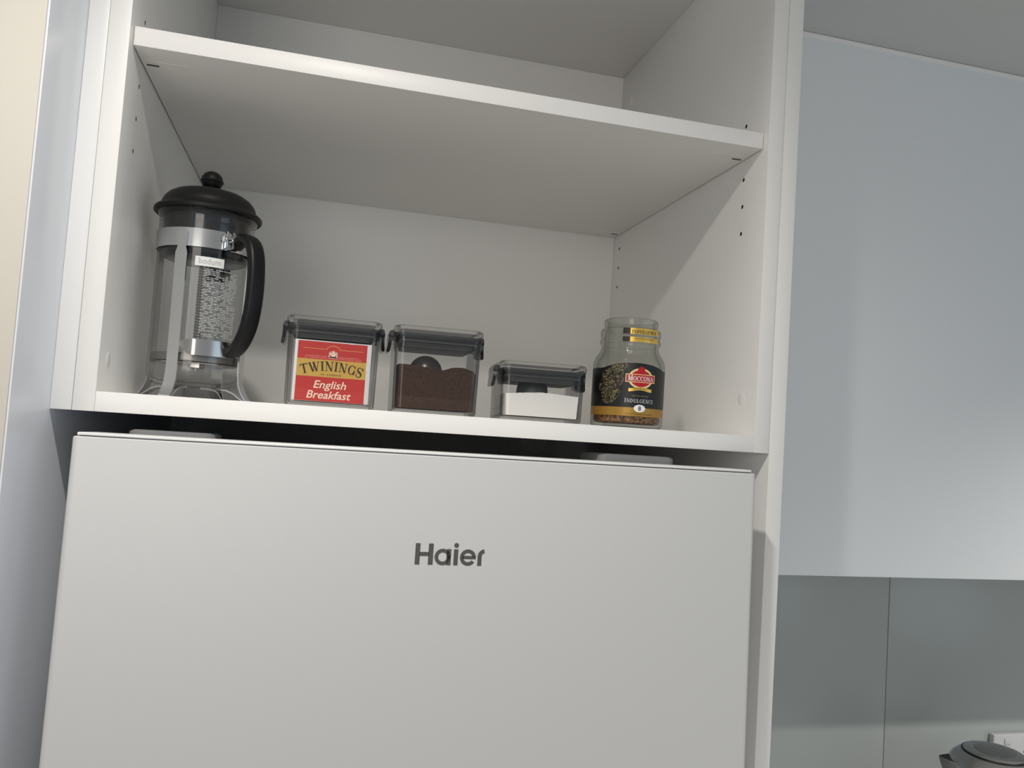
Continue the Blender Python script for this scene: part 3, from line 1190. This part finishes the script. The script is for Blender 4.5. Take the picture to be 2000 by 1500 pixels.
# thin gold line with its arch over the crest
ln = [rect2(-30, -6.6, 53.1, 53.7), rect2(6.2, 29.6, 53.1, 53.7)] + [[(x - .2, y) for x, y in q] for q in ring2(0, 52.6, 6.9, 4.9, .75, 8, 172, 18)]
flat(ln, tf(0.25), 'arched_line', 'label_line', tp)
cr = [disc2(-.2, 48.3, 2.0, 2.6, 20), rect2(-4.2, 3.8, 44.9, 46.0), disc2(-.2, 45.4, 3.6, .9, 20),
      [(-1.5, 50.6), (1.1, 50.6), (1.5, 52.0), (.6, 51.4), (-.2, 52.6), (-1.0, 51.4), (-1.9, 52.0)],
      disc2(-3.4, 48.9, 1.2, 1.7, 14), disc2(-4.0, 47.0, .8, 1.7, 12), disc2(3.0, 48.9, 1.2, 1.7, 14), disc2(3.6, 47.0, .8, 1.7, 12), disc2(-2.8, 50.5, .8, .8, 10), disc2(2.4, 50.5, .8, .8, 10)]
flat(cr, tf(0.30), 'crest', 'label_cream', tp)
flat([[(x - .2, z + 48.0) for x, z in p] for p in sans('R', height=1.6, align='C')], tf(0.42), 'crest_mark', 'label_red', tp)
flat([[(x - .2, z + 44.1 - 0.35) for x, z in p] for p in sans('TEA & COFFEE MERCHANTS R. TWINING AND COMPANY LIMITED, LONDON', width=57, height=0.95, align='C')], tf(0.3), 'small_print', 'label_pink', tp)
flat([[(x - 16.5, z + 45.5) for x, z in p] for p in sans('BY APPOINTMENT TO HER', width=21, height=0.95, align='C')] +
     [[(x + 15.6, z + 45.5) for x, z in p] for p in sans('QUEEN ELIZABETH II', width=20, height=0.95, align='C')], tf(0.3), 'small_print', 'label_pink', tp)


def arch(x, z):
    """arched baseline, letters leaning with the arch"""
    Rr = 88.0
    a = x / Rr
    rr_ = Rr + z
    return (rr_ * math.sin(a) - .6, 0.55 - .40, 28.6 + 3.0 + rr_ * math.cos(a) - Rr)


flat(serif('TWININGS', 59.5, 9.6, 0.10), arch, 'name_lettering', 'ink', tp)
flat([[(x + 22 - 22, z) for x, z in p] for p in serif('OF LONDON', 20.5, 1.8, 0.16)], lambda x, z: (x - 1.0, .55 - .4, 26.6 + z), 'place_lettering', 'ink', tp)
flat([[(x + 30.9, z) for x, z in q] for q in ring2(0, 0, .8, .8, .25, 0, 360, 12)], lambda x, z: (x, .15, 35.5 + z), 'trade_mark', 'ink', tp)
flat([[(x - 1.2, z + 13.6) for x, z in p] for p in sans('English', width=32.5, height=8.0, shear=0.22, align='C', bold=0.012)], tf(0.3), 'blend_lettering', 'label_cream', tp)
flat([[(x - 1.6, z + 3.2) for x, z in p] for p in sans('Breakfast', width=44.0, height=8.0, shear=0.22, align='C', bold=0.012)], tf(0.3), 'blend_lettering', 'label_cream', tp)
# torn white scraps at the packet's edge
flat([[(33.6, 34.0), (35.8, 33.0), (36.0, 35.0), (34.4, 37.6), (33.4, 41.0)]], tf(0.5), 'torn_edge', 'plate_white', tp)
flat([[(14, 60.4), (20, 60.3), (19, 61.0), (16, 61.2)]], tf(0.5), 'torn_edge', 'plate_white', tp)


# ------------------------------------------------------------------ instant coffee jar
def make_jar():
    ax, ay = 532.5, 70.0
    R = 40.6
    root = thing('coffee_jar', 'open glass coffee jar with black and gold label at right', 'jar', (ax, ay, 0))
    bm = nb()
    prof = [(0, 1.6), (30, 1.4), (33, 0.2), (36.5, 0.2), (39.2, 1.4), (R, 4.2), (R, 68), (40.0, 73.5), (38.0, 78.5), (35.2, 82.6), (33.2, 86), (32.2, 90),
            (32.4, 93.2), (34.2, 94.2), (34.4, 97.6), (33.2, 99.6), (33.0, 102), (34.0, 103.2), (34.0, 108), (33.2, 110.4), (30.6, 111.6), (30.0, 114), (30.4, 116.6),
            (30.8, 119), (30.4, 121.2), (29.0, 122.4), (27.4, 121.8), (27.0, 119.5), (27.2, 112), (29.6, 106), (29.8, 96), (29.2, 88), (31.8, 81), (35.6, 75), (37.2, 69),
            (37.6, 60), (37.6, 8), (36.2, 5.2), (32, 4.2), (0, 4.6)]
    lathe(bm, prof, 96)
    glass = finish(bm, 'glass', 'jar_glass', root, smooth=45)
    glass['label'] = 'clear greenish jar glass'

    def on(r, off=0.0):
        def fn(s, z):
            a = s / 40.3 + off
            return (r * math.sin(a), -r * math.cos(a), z)
        return fn

    def ltop(s):
        dg = math.degrees(s / 40.3)
        return 71.0 - min(6.0, 0.0020 * (dg + 10) ** 2)
    s0, s1 = -86.0, 46.0
    lab = flat(grid2(s0, s1, 22.2, 70, 64, ltop), on(R + .10), 'label', 'jar_black', root)
    lab['label'] = 'black paper label'
    flat(grid2(s0, s1, 12.9, 22.2, 64), on(R + .10), 'gold_band', 'jar_gold', lab)
    # spray of leaves and beans, left of the emblem
    rnd = random.Random(11)
    for mname, cnt in (('bean', 420), ('bean_light', 170)):
        ps = []
        for _ in range(cnt):
            t = rnd.random()
            z = 26 + 44 * t
            mid = -36.5 + 12.5 * (max(0, (z - 45)) / 25) ** 1.6 + 1.5 * math.sin(z * .4)
            wd = 3 + 11.0 * math.sin(PI * min(1, max(0, (z - 24) / 50))) ** .8
            s = mid + rnd.uniform(-1, 1) * wd
            if z > ltop(s) - 1 or s > -17 + (6 if z > 66 else 0):
                continue
            a = rnd.uniform(0, PI)
            l, w = rnd.uniform(.6, 1.5), rnd.uniform(.22, .5)
            ps.append([(s + l * math.cos(th) * math.cos(a) - w * math.sin(th) * math.sin(a), z + l * math.cos(th) * math.sin(a) + w * math.sin(th) * math.cos(a))
                       for th in [2 * PI * i / 8 for i in range(8)]])
        flat(ps, on(R + (.2 if mname == 'bean' else .26)), 'printed_beans', mname, lab, kind='stuff')
    cs = -1.6
    em = [[(x + cs, z) for x, z in q] for q in ring2(0, 54.2, 14.2, 11.2, 2.1, 0, 360, 48)]
    flat(em, on(R + .28), 'emblem_ring', 'jar_cream', lab)
    flat(ell2(cs, 54.2, 12.2, 9.2, 24), on(R + .32), 'emblem_oval', 'jar_red', lab)
    flat([[(x + cs, z) for x, z in q] for q in (rect2(-4, 0, 62.6, 65.6), rect2(0, 4, 62.6, 65.6), [(-3.0, 65.6), (0, 65.6), (0, 67.2), (-1.6, 67.2)], [(0, 65.6), (3.0, 65.6), (1.6, 67.2), (0, 67.2)])], on(R + .34), 'emblem_crest', 'jar_red', lab)
    flat(grid2(cs - 17.0, cs + 17.0, 49.8, 58.8, 28), on(R + .36), 'emblem_border', 'jar_cream', lab)
    flat(grid2(cs - 16.2, cs + 16.2, 50.5, 58.1, 28), on(R + .42), 'emblem_banner', 'jar_red', lab)
    flat([[(x + cs, z + 51.4) for x, z in p] for p in serif('MOCCONA', 29.0, 5.6, 0.06, [1.12, .92, .92, .92, .92, .92, .92])], on(R + .50), 'name_lettering', 'jar_white', lab)
    # ribbon
    rib = []
    for k in range(16):
        a, b = -13.2 + 26.4 * k / 16, -13.2 + 26.4 * (k + 1) / 16

        def rz(x):
            return 42.2 + .9 * math.cos(x / 13.2 * PI)
        rib.append([(a + cs, rz(a) - 1.7), (b + cs, rz(b) - 1.7), (b + cs, rz(b) + 1.7), (a + cs, rz(a) + 1.7)])
    flat(rib, on(R + .46), 'emblem_ribbon', 'foil_gold', lab)
    flat([[(x + cs, z + 41.6 + .9 * math.cos(x / 13.2 * PI)) for x, z in p] for p in sans('SINCE 1853', width=15, height=1.5, align='C')], on(R + .54), 'ribbon_lettering', 'ink', lab)
    flat([[(x - 1.6, z + 34.4) for x, z in p] for p in sans('SPECIAL BLEND', width=19.0, height=1.5, align='C')], on(R + .24), 'small_print', 'bean_light', lab)
    flat([rect2(-9, 6, 33.2, 33.45)], on(R + .24), 'thin_line', 'bean', lab)
    flat([[(x - 1.8, z + 27.6) for x, z in p] for p in serif('INDULGENCE', 33.5, 4.2, 0.10, [1.12] + [.95] * 9)], on(R + .26), 'variety_lettering', 'jar_silver', lab)
    flat(ell2(-1.6, 21.5, 6.6, 4.1, 16), on(R + .30), 'strength_oval', 'jar_white', lab)
    flat([[(x - 1.6, z + 19.2) for x, z in p] for p in sans('8', height=4.8, align='C', bold=0.02)], on(R + .40), 'strength_number', 'ink', lab)
    flat([[(x - 1.8, z + 14.6) for x, z in p] for p in sans('SMOOTH & FULL BODIED', width=30, height=1.35, align='C')], on(R + .22), 'small_print', 'ink', lab)
    # sticker round the neck: two strips of gold foil with black ends
    for z0, z1 in ((103.3, 110.0), (94.8, 100.2)):
        st = flat(grid2(-14.2, 22, z0, z1, 14), lambda s, z: (34.75 * math.sin(s / 33.5), -34.75 * math.cos(s / 33.5), z), 'neck_sticker', 'foil_gold', root)
        flat(grid2(-21.2, -13.4, z0, z1, 5), lambda s, z: (34.80 * math.sin(s / 33.5), -34.80 * math.cos(s / 33.5), z), 'sticker_end', 'jar_black', st)
        if z0 > 100:
            flat([[(x + 3.2, z + 104.3) for x, z in p] for p in serif('INDULGENCE', 30, 3.6, .08)], lambda s, z: (34.95 * math.sin(s / 33.5), -34.95 * math.cos(s / 33.5), z), 'variety_lettering', 'ink', st)
        else:
            flat([[(x + 3.2, z + 98.0) for x, z in p] for p in sans('SMOOTH & FULL BODIED', width=24, height=1.1, align='C')], lambda s, z: (34.95 * math.sin(s / 33.5), -34.95 * math.cos(s / 33.5), z), 'small_print', 'ink', st)
    return root


make_jar()
# what is left of the instant coffee in the jar
bm = nb()
lathe(bm, [(0, 5.2), (32, 5.2), (36.6, 7.0), (37.2, 9), (37.2, 17.5), (30, 17.0), (15, 18.2), (0, 17.6)], 72)
for v in bm.verts:
    if v.co.z > 12:
        v.co.z += random.uniform(-.8, .8)
tag(finish(bm, 'coffee_granules', 'granules', None, (532.5, 70, 0), smooth=0), 'brown instant coffee granules at the bottom of the jar', 'coffee', None, 'stuff')
